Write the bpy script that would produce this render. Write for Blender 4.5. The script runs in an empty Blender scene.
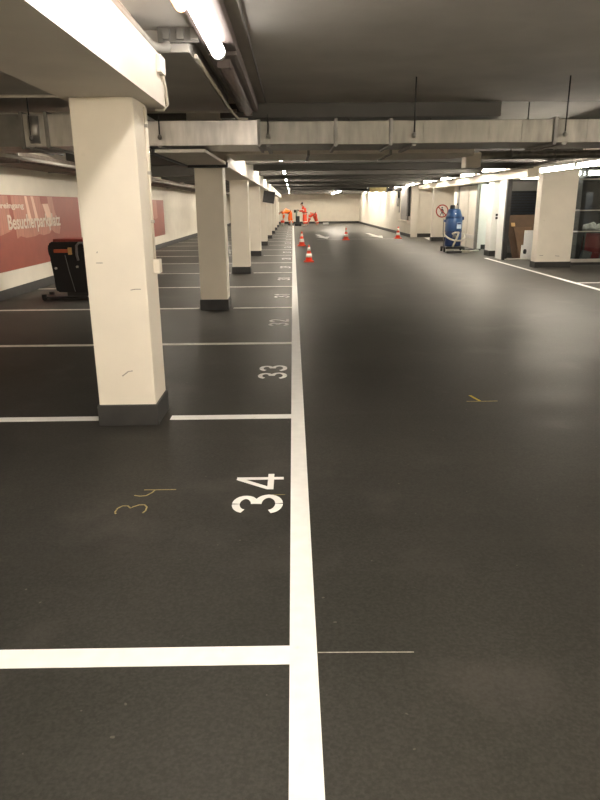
import bpy, bmesh, math, random
from mathutils import Vector, Matrix
random.seed(7)
SC = bpy.context.scene
COL = SC.collection
PI = math.pi

# ------------------------------------------------------------------ materials
def mat(name, col, rough=0.6, var=0.12, scale=6.0, metal=0.0, bump=0.0, bscale=60.0, spec=0.5, stretch=None, dirt=None):
    m = bpy.data.materials.new(name); m.use_nodes = True
    nt = m.node_tree; N = nt.nodes; L = nt.links
    b = N['Principled BSDF']
    b.inputs['Roughness'].default_value = rough
    b.inputs['Metallic'].default_value = metal
    b.inputs['Specular IOR Level'].default_value = spec
    tc = N.new('ShaderNodeTexCoord')
    mp = N.new('ShaderNodeMapping')
    if stretch: mp.inputs['Scale'].default_value = stretch
    L.new(tc.outputs['Object'], mp.inputs['Vector'])
    ns = N.new('ShaderNodeTexNoise'); ns.inputs['Scale'].default_value = scale; ns.inputs['Detail'].default_value = 5
    L.new(mp.outputs['Vector'], ns.inputs['Vector'])
    rp = N.new('ShaderNodeValToRGB')
    c0 = [max(0, c*(1-var)) for c in col]; c1 = [min(1, c*(1+var)) for c in col]
    rp.color_ramp.elements[0].position = 0.3; rp.color_ramp.elements[1].position = 0.7
    rp.color_ramp.elements[0].color = (*c0, 1); rp.color_ramp.elements[1].color = (*c1, 1)
    L.new(ns.outputs['Fac'], rp.inputs['Fac'])
    out = rp.outputs['Color']
    if dirt:
        n2 = N.new('ShaderNodeTexNoise'); n2.inputs['Scale'].default_value = dirt[1]; n2.inputs['Detail'].default_value = 6
        L.new(tc.outputs['Object'], n2.inputs['Vector'])
        r2 = N.new('ShaderNodeValToRGB'); r2.color_ramp.elements[0].position = dirt[2]; r2.color_ramp.elements[1].position = min(1, dirt[2]+0.12)
        r2.color_ramp.elements[0].color = (0, 0, 0, 1); r2.color_ramp.elements[1].color = (dirt[3],)*3+(1,)
        L.new(n2.outputs['Fac'], r2.inputs['Fac'])
        mx = N.new('ShaderNodeMixRGB'); L.new(r2.outputs['Color'], mx.inputs['Fac']); L.new(out, mx.inputs['Color1'])
        mx.inputs['Color2'].default_value = (*dirt[0], 1); out = mx.outputs['Color']
    L.new(out, b.inputs['Base Color'])
    if bump:
        nb = N.new('ShaderNodeTexNoise'); nb.inputs['Scale'].default_value = bscale; nb.inputs['Detail'].default_value = 3
        L.new(tc.outputs['Object'], nb.inputs['Vector'])
        bp = N.new('ShaderNodeBump'); bp.inputs['Strength'].default_value = bump; bp.inputs['Distance'].default_value = 0.01
        L.new(nb.outputs['Fac'], bp.inputs['Height']); L.new(bp.outputs['Normal'], b.inputs['Normal'])
    return m

def emit(name, col, strength):
    m = bpy.data.materials.new(name); m.use_nodes = True
    b = m.node_tree.nodes['Principled BSDF']
    b.inputs['Base Color'].default_value = (.9, .9, .9, 1)
    b.inputs['Emission Color'].default_value = (*col, 1)
    b.inputs['Emission Strength'].default_value = strength
    return m

M = {}
def floor_mat():
    m = bpy.data.materials.new('dark_floor_coating'); m.use_nodes = True
    nt = m.node_tree; N = nt.nodes; L = nt.links; b = N['Principled BSDF']
    tc = N.new('ShaderNodeTexCoord')
    def noise(scale, detail, st=(1, 1, 1)):
        mp = N.new('ShaderNodeMapping'); mp.inputs['Scale'].default_value = st
        L.new(tc.outputs['Object'], mp.inputs['Vector'])
        n = N.new('ShaderNodeTexNoise'); n.inputs['Scale'].default_value = scale; n.inputs['Detail'].default_value = detail
        L.new(mp.outputs['Vector'], n.inputs['Vector']); return n.outputs['Fac']
    def ramp(f, p0, c0, p1, c1):
        r = N.new('ShaderNodeValToRGB'); r.color_ramp.elements[0].position = p0; r.color_ramp.elements[1].position = p1
        r.color_ramp.elements[0].color = (*c0, 1); r.color_ramp.elements[1].color = (*c1, 1)
        L.new(f, r.inputs['Fac']); return r.outputs['Color']
    def mix(f, a, bb, mode='MIX'):
        x = N.new('ShaderNodeMixRGB'); x.blend_type = mode
        if isinstance(f, float): x.inputs['Fac'].default_value = f
        else: L.new(f, x.inputs['Fac'])
        L.new(a, x.inputs['Color1'])
        if isinstance(bb, tuple): x.inputs['Color2'].default_value = (*bb, 1)
        else: L.new(bb, x.inputs['Color2'])
        return x.outputs['Color']
    base = ramp(noise(0.9, 6), .3, (.031, .0297, .0252), .7, (.045, .0427, .0365))
    fine = ramp(noise(90, 2), .35, (.82,)*3, .7, (1.15,)*3)
    c = mix(1.0, base, fine, 'MULTIPLY')
    st = ramp(noise(1.2, 6, (.35, 3.2, 1)), .55, (0, 0, 0), .78, (.30,)*3)       # swept streaks across the lane
    c = mix(st, c, (.055, .050, .042))
    ds = ramp(noise(1.7, 8), .58, (0, 0, 0), .78, (.5,)*3)                        # dusty scuffs
    c = mix(ds, c, (.082, .074, .064))
    sp = ramp(noise(34, 1), .775, (0, 0, 0), .80, (.4,)*3)                        # specks
    c = mix(sp, c, (.16, .14, .115))
    L.new(c, b.inputs['Base Color'])
    r = ramp(noise(1.3, 6, (.7, 1.8, 1)), .3, (.36,)*3, .7, (.46,)*3)
    L.new(r, b.inputs['Roughness']); b.inputs['Specular IOR Level'].default_value = .19
    bp = N.new('ShaderNodeBump'); bp.inputs['Strength'].default_value = .22; bp.inputs['Distance'].default_value = .004
    L.new(noise(120, 2), bp.inputs['Height']); L.new(bp.outputs['Normal'], b.inputs['Normal'])
    # rough grit in the coating: reflections stay weaker at grazing angles than a clear lacquer's
    b.inputs['Specular IOR Level'].default_value = 0
    df = N.new('ShaderNodeBsdfDiffuse'); L.new(c, df.inputs['Color']); L.new(bp.outputs['Normal'], df.inputs['Normal'])
    gl = N.new('ShaderNodeBsdfGlossy'); L.new(r, gl.inputs['Roughness']); gl.inputs['Color'].default_value = (1, .98, .94, 1); L.new(bp.outputs['Normal'], gl.inputs['Normal'])
    fr = N.new('ShaderNodeFresnel'); fr.inputs['IOR'].default_value = 1.36
    mu = N.new('ShaderNodeMath'); mu.operation = 'MULTIPLY'; L.new(fr.outputs[0], mu.inputs[0]); mu.inputs[1].default_value = .27
    ms = N.new('ShaderNodeMixShader'); L.new(mu.outputs[0], ms.inputs[0]); L.new(df.outputs[0], ms.inputs[1]); L.new(gl.outputs[0], ms.inputs[2])
    L.new(ms.outputs[0], N['Material Output'].inputs['Surface']); N.remove(b)
    return m
M['floor'] = floor_mat()
M['white_wall'] = mat('cream_wall_paint', (.74, .69, .59), .75, .04, 3, bump=.08, bscale=40)
M['column'] = mat('cream_column_paint', (.76, .70, .59), .6, .035, 4, bump=.06, bscale=35, dirt=((.45, .38, .29), 5.5, .70, .5))
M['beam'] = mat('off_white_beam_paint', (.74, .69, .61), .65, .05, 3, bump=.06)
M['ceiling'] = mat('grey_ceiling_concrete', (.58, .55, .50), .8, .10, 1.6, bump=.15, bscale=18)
M['far_ceiling'] = mat('dim_grey_ceiling', (.20, .19, .165), .8, .10, 1.6, bump=.15, bscale=18)  # the ceiling concrete again, with the far end's shade put into its colour
M['dark_beam'] = mat('dark_grey_beam_paint', (.085, .080, .069), .55, .12, 2)  # pale concrete beams, their unlit shade put into the colour
M['skirt'] = mat('dark_grey_skirting_coating', (.030, .029, .027), .5, .2, 8)
M['line'] = mat('white_road_paint', (.83, .815, .77), .55, .05, 14, dirt=((.40, .36, .30), 9, .68, .45))
M['worn_line'] = mat('worn_white_road_paint', (.70, .67, .59), .5, .12, 10, dirt=((.2, .18, .15), 7, .60, .6))
M['chalk'] = mat('yellow_crayon', (.30, .24, .10), .9, .3, 60)
M['bright_chalk'] = mat('bright_yellow_crayon', (.50, .36, .03), .9, .2, 60)
M['scratch'] = mat('pale_scratch', (.34, .31, .26), .8, .3, 40)
M['galv'] = mat('galvanised_sheet', (.20, .19, .165), .42, .22, 5, metal=.85, stretch=(3, 3, .6))
M['galv_bright'] = mat('bright_galvanised_sheet', (.50, .48, .45), .34, .15, 6, metal=.85, stretch=(3, 3, .6))
M['galv_dark'] = mat('dull_galvanised_sheet', (.22, .21, .19), .5, .2, 5, metal=.6)
M['dark_metal'] = mat('dark_metal', (.035, .034, .033), .45, .2, 10, metal=.4)
M['grey_metal'] = mat('grey_painted_metal', (.22, .21, .19), .45, .12, 8, metal=.2)
M['pipe'] = mat('grey_painted_pipe', (.34, .32, .28), .5, .1, 8)
M['white_pipe'] = mat('white_painted_pipe', (.62, .57, .48), .5, .06, 8)
M['insul'] = mat('grey_foil_insulation', (.17, .14, .115), .85, .25, 9, bump=.5, bscale=14)
M['sign_red'] = mat('brick_red_wall_panel', (.30, .070, .044), .5, .07, 5)
M['sign_pink'] = mat('faded_pink_print', (.43, .185, .13), .5, .18, 5, stretch=(1, 4, .5))
M['sign_white'] = mat('white_lettering', (.66, .56, .47), .5, .05, 20)
M['sign_pale'] = mat('pale_print_streak', (.74, .50, .38), .5, .08, 5)  # colour of the lamp reflections painted on the red sign
M['trunk'] = mat('brown_grey_lamp_housing', (.17, .135, .125), .5, .1, 6)
M['black'] = mat('black_plastic', (.012, .012, .012), .5, .25, 20)
M['black_fab'] = mat('black_fabric', (.010, .010, .010), .8, .3, 60)
M['red_lid'] = mat('dark_red_fabric', (.20, .022, .016), .6, .15, 20)
M['orange_strap'] = mat('rust_orange_strap', (.42, .085, .03), .6, .15, 20)
M['tag'] = mat('tan_tag', (.50, .30, .10), .6, .1, 20)
M['grey_plastic'] = mat('grey_plastic', (.13, .13, .13), .5, .1, 10)
M['cone_red'] = mat('cone_orange_red', (.80, .085, .035), .5, .08, 12)
M['cone_white'] = mat('cone_white_band', (.85, .80, .72), .5, .05, 12)
M['vac_blue'] = mat('blue_vacuum_shell', (.016, .062, .175), .35, .10, 8)
M['vac_dark'] = mat('dark_blue_band', (.012, .035, .12), .4, .1, 8)
M['hose'] = mat('grey_beige_hose', (.42, .39, .31), .55, .12, 30)
M['label'] = mat('white_label', (.78, .78, .76), .5, .04, 20)
M['label_blue'] = mat('pale_blue_label', (.55, .66, .80), .5, .08, 20)
M['sign_ring'] = mat('red_sign_ring', (.42, .05, .035), .5, .08, 10)
M['sign_face'] = mat('white_sign_face', (.80, .74, .66), .5, .04, 10)
M['cardboard'] = mat('brown_cardboard', (.125, .074, .04), .85, .12, 8)
M['cardboard_dark'] = mat('dark_brown_cardboard', (.085, .05, .028), .85, .12, 8)
M['door_panel'] = mat('beige_grey_door_panel', (.58, .54, .46), .5, .06, 5)
M['bright_white'] = mat('bright_white_paint', (.82, .82, .77), .6, .03, 5)
M['dark_room'] = mat('dark_grey_room_paint', (.032, .032, .031), .8, .1, 4)  # gloom of the unlit store room put into the wall colour
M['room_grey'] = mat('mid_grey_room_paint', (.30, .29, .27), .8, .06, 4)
M['blue_black'] = mat('blue_black_lacquer', (.020, .024, .034), .4, .15, 10)
M['steel'] = mat('pale_steel', (.55, .53, .49), .35, .1, 10, metal=.5)
M['brass'] = mat('olive_brass_sheet', (.42, .34, .15), .45, .2, 10, metal=.4)
M['skin'] = mat('skin', (.45, .25, .17), .6, .08, 20)
M['hair'] = mat('dark_hair', (.02, .014, .010), .7, .2, 60)
M['orange'] = mat('bright_orange_workwear', (.95, .165, .010), .75, .08, 20)
M['orange_red'] = mat('orange_red_workwear', (.68, .058, .020), .75, .10, 20)
M['reflect'] = mat('pale_reflective_strip', (.72, .70, .55), .4, .05, 20)
M['boot'] = mat('dark_work_boot', (.04, .035, .03), .7, .15, 30)
M['pale_boot'] = mat('pale_work_shoe', (.55, .48, .40), .7, .1, 30)
M['green_grey'] = mat('grey_green_machine_column', (.16, .22, .16), .5, .12, 10)
M['red_cloth'] = mat('dark_red_cloth', (.22, .012, .014), .8, .15, 20)
M['pale_cloth'] = mat('pale_grey_cloth', (.30, .29, .27), .8, .15, 12)
M['tube'] = emit('lit_warm_white_tube', (1, .94, .87), 5)
M['tube_near'] = emit('lit_warm_tube_overhead', (1, .945, .88), 24)
M['tube_end_row'] = emit('lit_fluorescent_tube_far_end', (1, .89, .74), 48)
M['tube_end_left'] = emit('lit_fluorescent_tube_far_left', (1, .89, .74), 45)
M['tube_end_lane'] = emit('lit_fluorescent_tube_far_lane', (1, .89, .74), 170)
M['tube_far'] = emit('lit_fluorescent_tube', (1, .90, .77), 60)
M['tube_dead'] = mat('unlit_glass_tube', (.55, .50, .47), .3, .05, 10)
M['tube_dim'] = emit('lit_store_room_tube', (1, .92, .78), 15)
M['tube_cool'] = emit('lit_cool_corridor_tube', (.88, 1, .90), 24)
M['tube_end'] = emit('glowing_orange_tube_end', (1, .42, .16), 3)  # orange glare colour, not a lamp part
def glass_mat():
    m = bpy.data.materials.new('dark_window_glass'); m.use_nodes = True
    N = m.node_tree.nodes; L = m.node_tree.links
    for n in list(N): N.remove(n)
    o = N.new('ShaderNodeOutputMaterial'); t = N.new('ShaderNodeBsdfTransparent'); t.inputs['Color'].default_value = (.80, .84, .84, 1)
    g = N.new('ShaderNodeBsdfGlossy'); g.inputs['Roughness'].default_value = .03
    f = N.new('ShaderNodeFresnel'); f.inputs['IOR'].default_value = 1.5
    x = N.new('ShaderNodeMixShader'); L.new(f.outputs[0], x.inputs[0]); L.new(t.outputs[0], x.inputs[1]); L.new(g.outputs[0], x.inputs[2])
    L.new(x.outputs[0], o.inputs[0]); return m
M['glass'] = glass_mat()

# ------------------------------------------------------------------ mesh builder
class MB:
    """collects shapes in world coordinates and links them as one mesh object"""
    def __init__(self): self.bm = bmesh.new()
    def box(self, x0, x1, y0, y1, z0, z1, bev=0.0, rot=None):
        b = bmesh.new()
        bmesh.ops.create_cube(b, size=1)
        for v in b.verts:
            v.co = Vector(((x0+x1)/2+v.co.x*(x1-x0), (y0+y1)/2+v.co.y*(y1-y0), (z0+z1)/2+v.co.z*(z1-z0)))
        if bev: bmesh.ops.bevel(b, geom=list(b.edges), offset=bev, segments=2, affect='EDGES', profile=.7)
        if rot:
            c = Vector(((x0+x1)/2, (y0+y1)/2, (z0+z1)/2))
            for v in b.verts: v.co = c + rot @ (v.co-c)
        self._add(b); return self
    def _add(self, b):
        me = bpy.data.meshes.new('t'); b.to_mesh(me); b.free(); self.bm.from_mesh(me); bpy.data.meshes.remove(me)
    def tube(self, pts, r, seg=12, caps=True):
        pts = [Vector(p) for p in pts]; n = len(pts)
        rs = r if isinstance(r, (list, tuple)) else [r]*n
        rings = []; prev = None
        for i, p in enumerate(pts):
            d = (pts[min(i+1, n-1)]-pts[max(i-1, 0)]).normalized()
            a = prev if prev is not None else (Vector((0, 0, 1)) if abs(d.z) < .9 else Vector((1, 0, 0)))
            u = (a - d*a.dot(d)).normalized(); w = d.cross(u); prev = u
            rings.append([self.bm.verts.new(p+(u*math.cos(2*PI*k/seg)+w*math.sin(2*PI*k/seg))*rs[i]) for k in range(seg)])
        for i in range(n-1):
            for k in range(seg):
                f = self.bm.faces.new((rings[i][k], rings[i][(k+1) % seg], rings[i+1][(k+1) % seg], rings[i+1][k])); f.smooth = True
        if caps:
            self.bm.faces.new(rings[0][::-1]); self.bm.faces.new(rings[-1])
        return self
    def lathe(self, c, prof, seg=28, sx=1.0, sy=1.0):
        rings = []
        for r, z in prof:
            rings.append([self.bm.verts.new((c[0]+sx*r*math.cos(2*PI*k/seg), c[1]+sy*r*math.sin(2*PI*k/seg), c[2]+z)) for k in range(seg)])
        for i in range(len(rings)-1):
            for k in range(seg):
                f = self.bm.faces.new((rings[i][k], rings[i][(k+1) % seg], rings[i+1][(k+1) % seg], rings[i+1][k])); f.smooth = True
        self.bm.faces.new(rings[0][::-1]); self.bm.faces.new(rings[-1]); return self
    def prism(self, pts, ext):
        e = Vector(ext); a = [self.bm.verts.new(p) for p in pts]; b = [self.bm.verts.new(Vector(p)+e) for p in pts]; n = len(a)
        self.bm.faces.new(a); self.bm.faces.new(b[::-1])
        for i in range(n): self.bm.faces.new((a[i], b[i], b[(i+1) % n], a[(i+1) % n]))
        return self
    def ribbon(self, pts, w, f, th=.003):
        """a flat stroke of width w along 2D points; f maps (u, v, h) to the world"""
        n = len(pts); P = [Vector(p) for p in pts]; Lh = []; Rh = []
        for i in range(n):
            d = (P[min(i+1, n-1)]-P[max(i-1, 0)]).normalized(); nn = Vector((-d.y, d.x))
            Lh.append(P[i]+nn*w/2); Rh.append(P[i]-nn*w/2)
        for i in range(n-1):
            q = [Lh[i], Rh[i], Rh[i+1], Lh[i+1]]
            lo = [self.bm.verts.new(f(p.x, p.y, 0)) for p in q]; hi = [self.bm.verts.new(f(p.x, p.y, th)) for p in q]
            self.bm.faces.new(hi); self.bm.faces.new(lo[::-1])
            for k in range(4): self.bm.faces.new((lo[k], lo[(k+1) % 4], hi[(k+1) % 4], hi[k]))
        return self
    def build(self, name, m, parent=None, weld=0.0):
        if weld: bmesh.ops.remove_doubles(self.bm, verts=list(self.bm.verts), dist=weld)
        bmesh.ops.recalc_face_normals(self.bm, faces=list(self.bm.faces))
        base = world_loc(parent) if parent else None
        if base is None:
            xs = [v.co for v in self.bm.verts]
            base = Vector(((min(v.x for v in xs)+max(v.x for v in xs))/2, (min(v.y for v in xs)+max(v.y for v in xs))/2, min(v.z for v in xs)))
            loc = base
        else: loc = Vector((0, 0, 0))
        for v in self.bm.verts: v.co -= base
        me = bpy.data.meshes.new(name); self.bm.to_mesh(me); self.bm.free()
        me.materials.append(M[m] if isinstance(m, str) else m)
        o = bpy.data.objects.new(name, me); COL.objects.link(o); o.location = loc
        if parent: o.parent = parent
        return o

def world_loc(o):
    v = Vector((0, 0, 0))
    while o is not None: v += Vector(o.location); o = o.parent
    return v
def tag(o, label, cat, group=None, kind=None):
    o['label'] = label; o['category'] = cat
    if group: o['group'] = group
    o['kind'] = kind or 'thing'
    return o
def thing(name, label, cat, loc, group=None):
    o = bpy.data.objects.new(name, None); COL.objects.link(o); o.location = loc; o.empty_display_size = .1
    return tag(o, label, cat, group)
def struct(name, mb, m, parent=None):
    o = mb.build(name, m, parent)
    if not parent: o['kind'] = 'structure'
    return o
def B(*a, **k): return MB().box(*a, **k)
def kids(o): return [c for c in bpy.data.objects if c.parent == o]
def dup(root, loc, label, mats=None):
    r = root.copy(); COL.objects.link(r); r.location = loc; r['label'] = label
    def rec(a, b):
        for ch in kids(a):
            if ch == b: continue
            c = ch.copy(); COL.objects.link(c); c.parent = b; rec(ch, c)
    rec(root, r)
    return r
ORD = ['nearest', 'second', 'third', 'fourth', 'fifth', 'sixth', 'seventh', 'eighth', 'ninth', 'tenth', 'eleventh', 'twelfth']

# ------------------------------------------------------------------ camera
F, PIT, YAW, ROLL, CH = 651.1, .29164, .00814, .00941, 1.408
fw = Vector((math.sin(YAW)*math.cos(PIT), math.cos(YAW)*math.cos(PIT), -math.sin(PIT)))
r0 = Vector((math.cos(YAW), -math.sin(YAW), 0)); u0 = r0.cross(fw)
rr = math.cos(ROLL)*r0-math.sin(ROLL)*u0; uu = math.sin(ROLL)*r0+math.cos(ROLL)*u0
cd = bpy.data.cameras.new('camera'); cam = bpy.data.objects.new('camera', cd); COL.objects.link(cam)
cd.sensor_fit = 'VERTICAL'; cd.sensor_height = 24; cd.lens = F/800*24; cd.clip_start = .05; cd.clip_end = 200
cam.matrix_world = Matrix(((rr.x, uu.x, -fw.x, 0), (rr.y, uu.y, -fw.y, 0), (rr.z, uu.z, -fw.z, CH), (0, 0, 0, 1)))
SC.camera = cam

# ------------------------------------------------------------------ the setting
XL, YF, YB, ZC, ZF = -4.6, 52.0, -3.5, 2.56, 2.70
struct('floor', B(-5, 11, YB-.2, YF+.2, -.15, 0), 'floor')
struct('ceiling', B(-5, 11, YB-.2, 8.4, ZC, ZC+.3), 'ceiling')
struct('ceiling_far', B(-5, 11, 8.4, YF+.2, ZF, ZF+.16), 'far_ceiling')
struct('wall_left', B(XL-.2, XL, YB, YF, 0, ZF), 'white_wall')
struct('wall_far', B(XL-.2, 11, YF, YF+.2, 0, ZF), 'white_wall')
struct('wall_back', B(XL-.2, 11, YB-.2, YB, 0, ZC), 'white_wall')
struct('wall_right', B(9.6, 9.8, YB, 15.4, 0, ZF), 'white_wall')
struct('baseboard_left', B(XL, XL+.02, YB, YF, 0, .15), 'skirt')
struct('baseboard_far', B(XL+.02, 5.08, YF-.02, YF, 0, .15), 'skirt')
struct('wall_right_far', B(5.1, 5.4, 29.15, YF, 0, ZF), 'white_wall')
struct('baseboard_right_far', B(5.08, 5.1, 29.13, YF-.02, 0, .13), 'skirt')
struct('wall_recess_end', B(5.4, 6.5, 29.3, 29.5, 0, ZF), 'white_wall')
struct('baseboard_recess', B(5.4, 6.5, 29.27, 29.3, 0, .15), 'skirt')
struct('wall_recess_side', B(6.5, 6.7, 24.6, 29.5, 0, ZF), 'white_wall')
struct('wall_sign', B(5.40, 6.5, 26.0, 26.3, 0, 2.0), 'column')
struct('baseboard_sign', B(5.38, 6.5, 25.97, 26.0, 0, .15), 'skirt')
struct('baseboard_sign_side', B(5.37, 5.4, 25.97, 26.3, 0, .15), 'skirt')
struct('wall_lift', B(5.85, 6.5, 24.4, 24.6, 0, ZF), 'white_wall')
struct('wall_lift_side', B(5.88, 6.05, 21.3, 24.4, 0, ZF), 'dark_beam')
struct('wall_lift_front', B(5.80, 5.85, 23.95, 24.4, 0, 1.96), 'white_wall')
# lintel band over the right-hand openings
struct('trim_1', B(5.30, 5.62, 15.45, 25.6, 1.96, ZF, bev=.01), 'white_wall')
struct('trim_2', B(5.36, 5.62, 25.6, 29.15, 2.0, ZF, bev=.01), 'white_wall')
# beams
struct('ceiling_beam', MB().prism([(-1.36, YB, 2.02), (-.82, YB, 2.02), (-.82, YB, 2.31), (-1.0, YB, 2.33), (-1.0, YB, ZC), (-1.36, YB, ZC)], (0, 4.62-YB, 0)), 'beam')
struct('ceiling_beam', B(-1.36, -.85, 9.1, YF, 1.90, ZF, bev=.015), 'beam')
struct('ceiling_beam', B(-.85, 2.5, 8.4, 8.75, 2.40, ZF, bev=.01), 'dark_beam')  # added dark downstand, stands for the shade above the duct
struct('ceiling_drop', B(-3.4, -.70, 5.0, 7.9, 2.42, ZC, bev=.01), 'ceiling')
for k, y in enumerate([12.6, 15.1, 17.6, 20.1, 22.6, 25.1, 27.6, 30.1, 32.6, 35.1, 37.6, 40.1, 42.6, 45.1, 47.6, 50.1]):
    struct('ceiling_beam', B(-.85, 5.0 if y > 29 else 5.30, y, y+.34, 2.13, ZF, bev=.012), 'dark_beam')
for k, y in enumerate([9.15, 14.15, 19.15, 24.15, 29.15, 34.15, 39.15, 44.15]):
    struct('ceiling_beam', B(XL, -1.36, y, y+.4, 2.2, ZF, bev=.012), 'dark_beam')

# ------------------------------------------------------------------ columns
def column(k, y, ztop, name_label):
    c = thing('concrete_column', name_label, 'column', (-1.11, y+.2, 0), 'white columns in a row along the parking bays')
    B(-1.3, -.925, y, y+.36, .0, ztop, bev=.012).build('shaft', 'column', c)
    B(-1.312, -.913, y-.012, y+.372, 0, .145, bev=.006).build('base_skirt', 'skirt', c)
    return c
first = column(0, 4.15, 2.02, 'nearest and largest white column, with the conduit and switch box on its side')
col2 = column(1, 9.15, 1.90, 'second white column from the camera in the row along the bays')
for k in range(2, 9):
    dup(col2, (-1.11, 4.35+5*k, 0), '%s white column from the camera in the row along the bays' % ORD[k])
# scuff marks on the nearest column
fm = lambda u, v, h: Vector((u, 4.15-h, v))
for a, w_ in (([(-1.03, .90), (-1.0, .905), (-.965, .905)], .006), ([(-1.13, .34), (-1.09, .37), (-1.06, .375)], .008), ([(-1.23, 1.07), (-1.19, 1.07)], .005), ([(-1.22, 1.13), (-1.215, 1.14)], .006)):
    MB().ribbon(a, w_, fm, .002).build('scuff_mark', 'scratch', first)
# conduit with a switch box on the column side
cc = thing('cable_conduit', 'white conduit with a small switch box running down the side of the nearest column', 'conduit', (-.91, 4.45, 1))
MB().tube([(-.918, 4.42, 2.0), (-.918, 4.42, 1.07)], .009, 10).build('conduit_pipe', 'white_pipe', cc)
MB().tube([(-.918, 4.46, 2.0), (-.918, 4.46, 1.55)], .007, 10).build('conduit_pipe', 'white_pipe', cc)
B(-.924, -.882, 4.37, 4.46, .98, 1.07, bev=.008).build('switch_box', 'white_pipe', cc)
for z in (1.30, 1.6, 1.88): B(-.924, -.904, 4.405, 4.435, z, z+.02, bev=.004).build('pipe_clip', 'pipe', cc)
bx = thing('junction_box', 'white cable junction box with a bent conduit on the end of the thick beam', 'junction box', (-.81, 4.5, 2.1))
B(-.82, -.79, 4.38, 4.54, 2.19, 2.29, bev=.008).build('box_body', 'beam', bx)
MB().tube([(-.806, 4.50, 2.20), (-.806, 4.58, 2.13), (-.806, 4.632, 2.04), (-.84, 4.632, 2.005), (-.89, 4.632, 2.01)], .009, 10).build('conduit_bend', 'white_pipe', bx)

# ------------------------------------------------------------------ pipes under the near ceiling
p = tag(MB().tube([(-.905, YB, 2.40), (-.905, 4.70, 2.40), (-.88, 4.86, 2.42), (-.82, 4.90, 2.44)], .030, 14).build('water_pipe', 'pipe'), 'thick grey pipe running along the top of the near beam', 'pipe')
p = tag(MB().tube([(-.955, YB, 2.362), (-.955, 4.6, 2.362)], .014, 12).build('water_pipe', 'pipe'), 'thinner grey pipe tucked behind the thick pipe on the near beam', 'pipe')
p = thing('pipe_bracket', 'grey bracket rail with clips on the ceiling at the end of the thick grey pipe', 'bracket', (-.68, 4.95, 2.5))
B(-.90, -.625, 4.93, 4.97, 2.47, 2.56).build('rail', 'grey_metal', p)
for x in (-.84, -.745, -.65): B(x-.025, x+.025, 4.90, 4.93, 2.48, 2.55, bev=.006).build('clip', 'grey_metal', p)
tag(MB().tube([(XL, 7.0, 2.43), (-3.42, 7.0, 2.43)], .018, 12).tube([(-3.42, 7.0, 2.43), (-3.42, 8.02, 2.43), (-.62, 8.02, 2.43)], .018, 12).build('sprinkler_pipe', 'white_pipe'), 'thin white pipe crossing above the silver duct behind the near beam', 'pipe')
tag(MB().tube([(XL, 6.4, 2.36), (-1.9, 6.4, 2.36), (-1.55, 6.4, 2.36), (-1.2, 6.4, 2.36)], .014, 10).tube([(-2.7, 6.4, 2.34), (-2.7, 6.4, 2.56)], .016, 10).tube([(-1.25, 6.4, 2.36), (-1.25, 6.4, 2.43)], .012, 8).build('sprinkler_pipe', 'white_pipe'), 'thin white pipe left of the nearest column under the dark ceiling', 'pipe')
tag(MB().tube([(-.30, YB, ZC-.010), (-.30, 8.3, ZC-.010)], .009, 10).build('ceiling_conduit', 'grey_metal'), 'thin grey conduit on the ceiling along the right of the lamp housing', 'conduit')
tag(MB().tube([(-.66, 5.02, 2.40), (-.66, 7.86, 2.40), (-.60, 7.95, 2.34), (-.50, 8.0, 2.34)], .014, 10).build('ceiling_conduit', 'white_pipe'), 'pale conduit along the edge of the lowered ceiling panel left of the lamp housing', 'conduit')

# ------------------------------------------------------------------ lamps
def batten(label, x, y0, y1, z, zc, wide=.10, tm='tube_far', name='ceiling_lamp', group='tube lamps', rod=True, r=.026, axis='y'):
    g = thing(name, label, 'lamp', (x, (y0+y1)/2, z), group)
    if axis == 'y':
        B(x-wide/2, x+wide/2, y0, y1, z+.035, z+.085, bev=.008).build('lamp_housing', 'label', g)
        MB().tube([(x, y0+.04, z), (x, y1-.04, z)], r, 12).build('tube', tm, g)
        for y in (y0+.02, y1-.02): B(x-.03, x+.03, y-.02, y+.02, z-.03, z+.04, bev=.005).build('end_cap', 'label', g)
        ys = (y0+.2, y1-.2)
        if rod:
            for y in ys: MB().tube([(x, y, z+.08), (x, y, zc)], .006, 8).build('hanger_rod', 'grey_metal', g)
    else:
        B(y0, y1, x-wide/2, x+wide/2, z+.035, z+.085, bev=.008)
    return g
# the big lamp over the bay line with its unlit neighbour
g = thing('trunking_lamp', 'large lit tube lamp in brown-grey housing at the top of the photo', 'lamp', (-.5, 3.2, 2.44), 'tube lamps over the long white line')
B(-.61, -.39, .9, 5.25, 2.475, 2.5585, bev=.012).build('lamp_housing', 'trunk', g)
MB().tube([(-.50, 3.25, 2.42), (-.50, 4.98, 2.42)], .047, 16).build('tube', 'tube', g)
MB().tube([(-.50, 1.0, 2.42), (-.50, 3.10, 2.42)], .047, 16).build('tube', 'tube_near', g)
for y in (3.175, 5.0): MB().tube([(-.50, y-.03, 2.42), (-.50, y+.03, 2.42)], .05, 16).build('end_cap', 'label', g)
for y in (3.175, 5.0): B(-.53, -.47, y-.03, y+.03, 2.42, 2.48, bev=.004).build('lamp_holder', 'trunk', g)
MB().tube([(-.585, 3.6, 2.435), (-.585, 3.95, 2.435)], .034, 14).build('starter', 'tube_end', g)  # orange glare beside the tube, added as a glowing cylinder
g = thing('trunking_lamp', 'unlit brown-grey lamp housing between the big lit lamp and the silver duct', 'lamp', (-.5, 6.8, 2.44), 'tube lamps over the long white line')
B(-.61, -.39, 5.27, 8.3, 2.45, 2.5585, bev=.03).build('lamp_housing', 'trunk', g)
MB().tube([(-.50, 5.4, 2.435), (-.50, 8.1, 2.435)], .05, 16).build('tube', 'trunk', g)
for y in (5.4, 8.1): B(-.55, -.45, y-.03, y+.03, 2.39, 2.48, bev=.006).build('end_cap', 'trunk', g)
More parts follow.
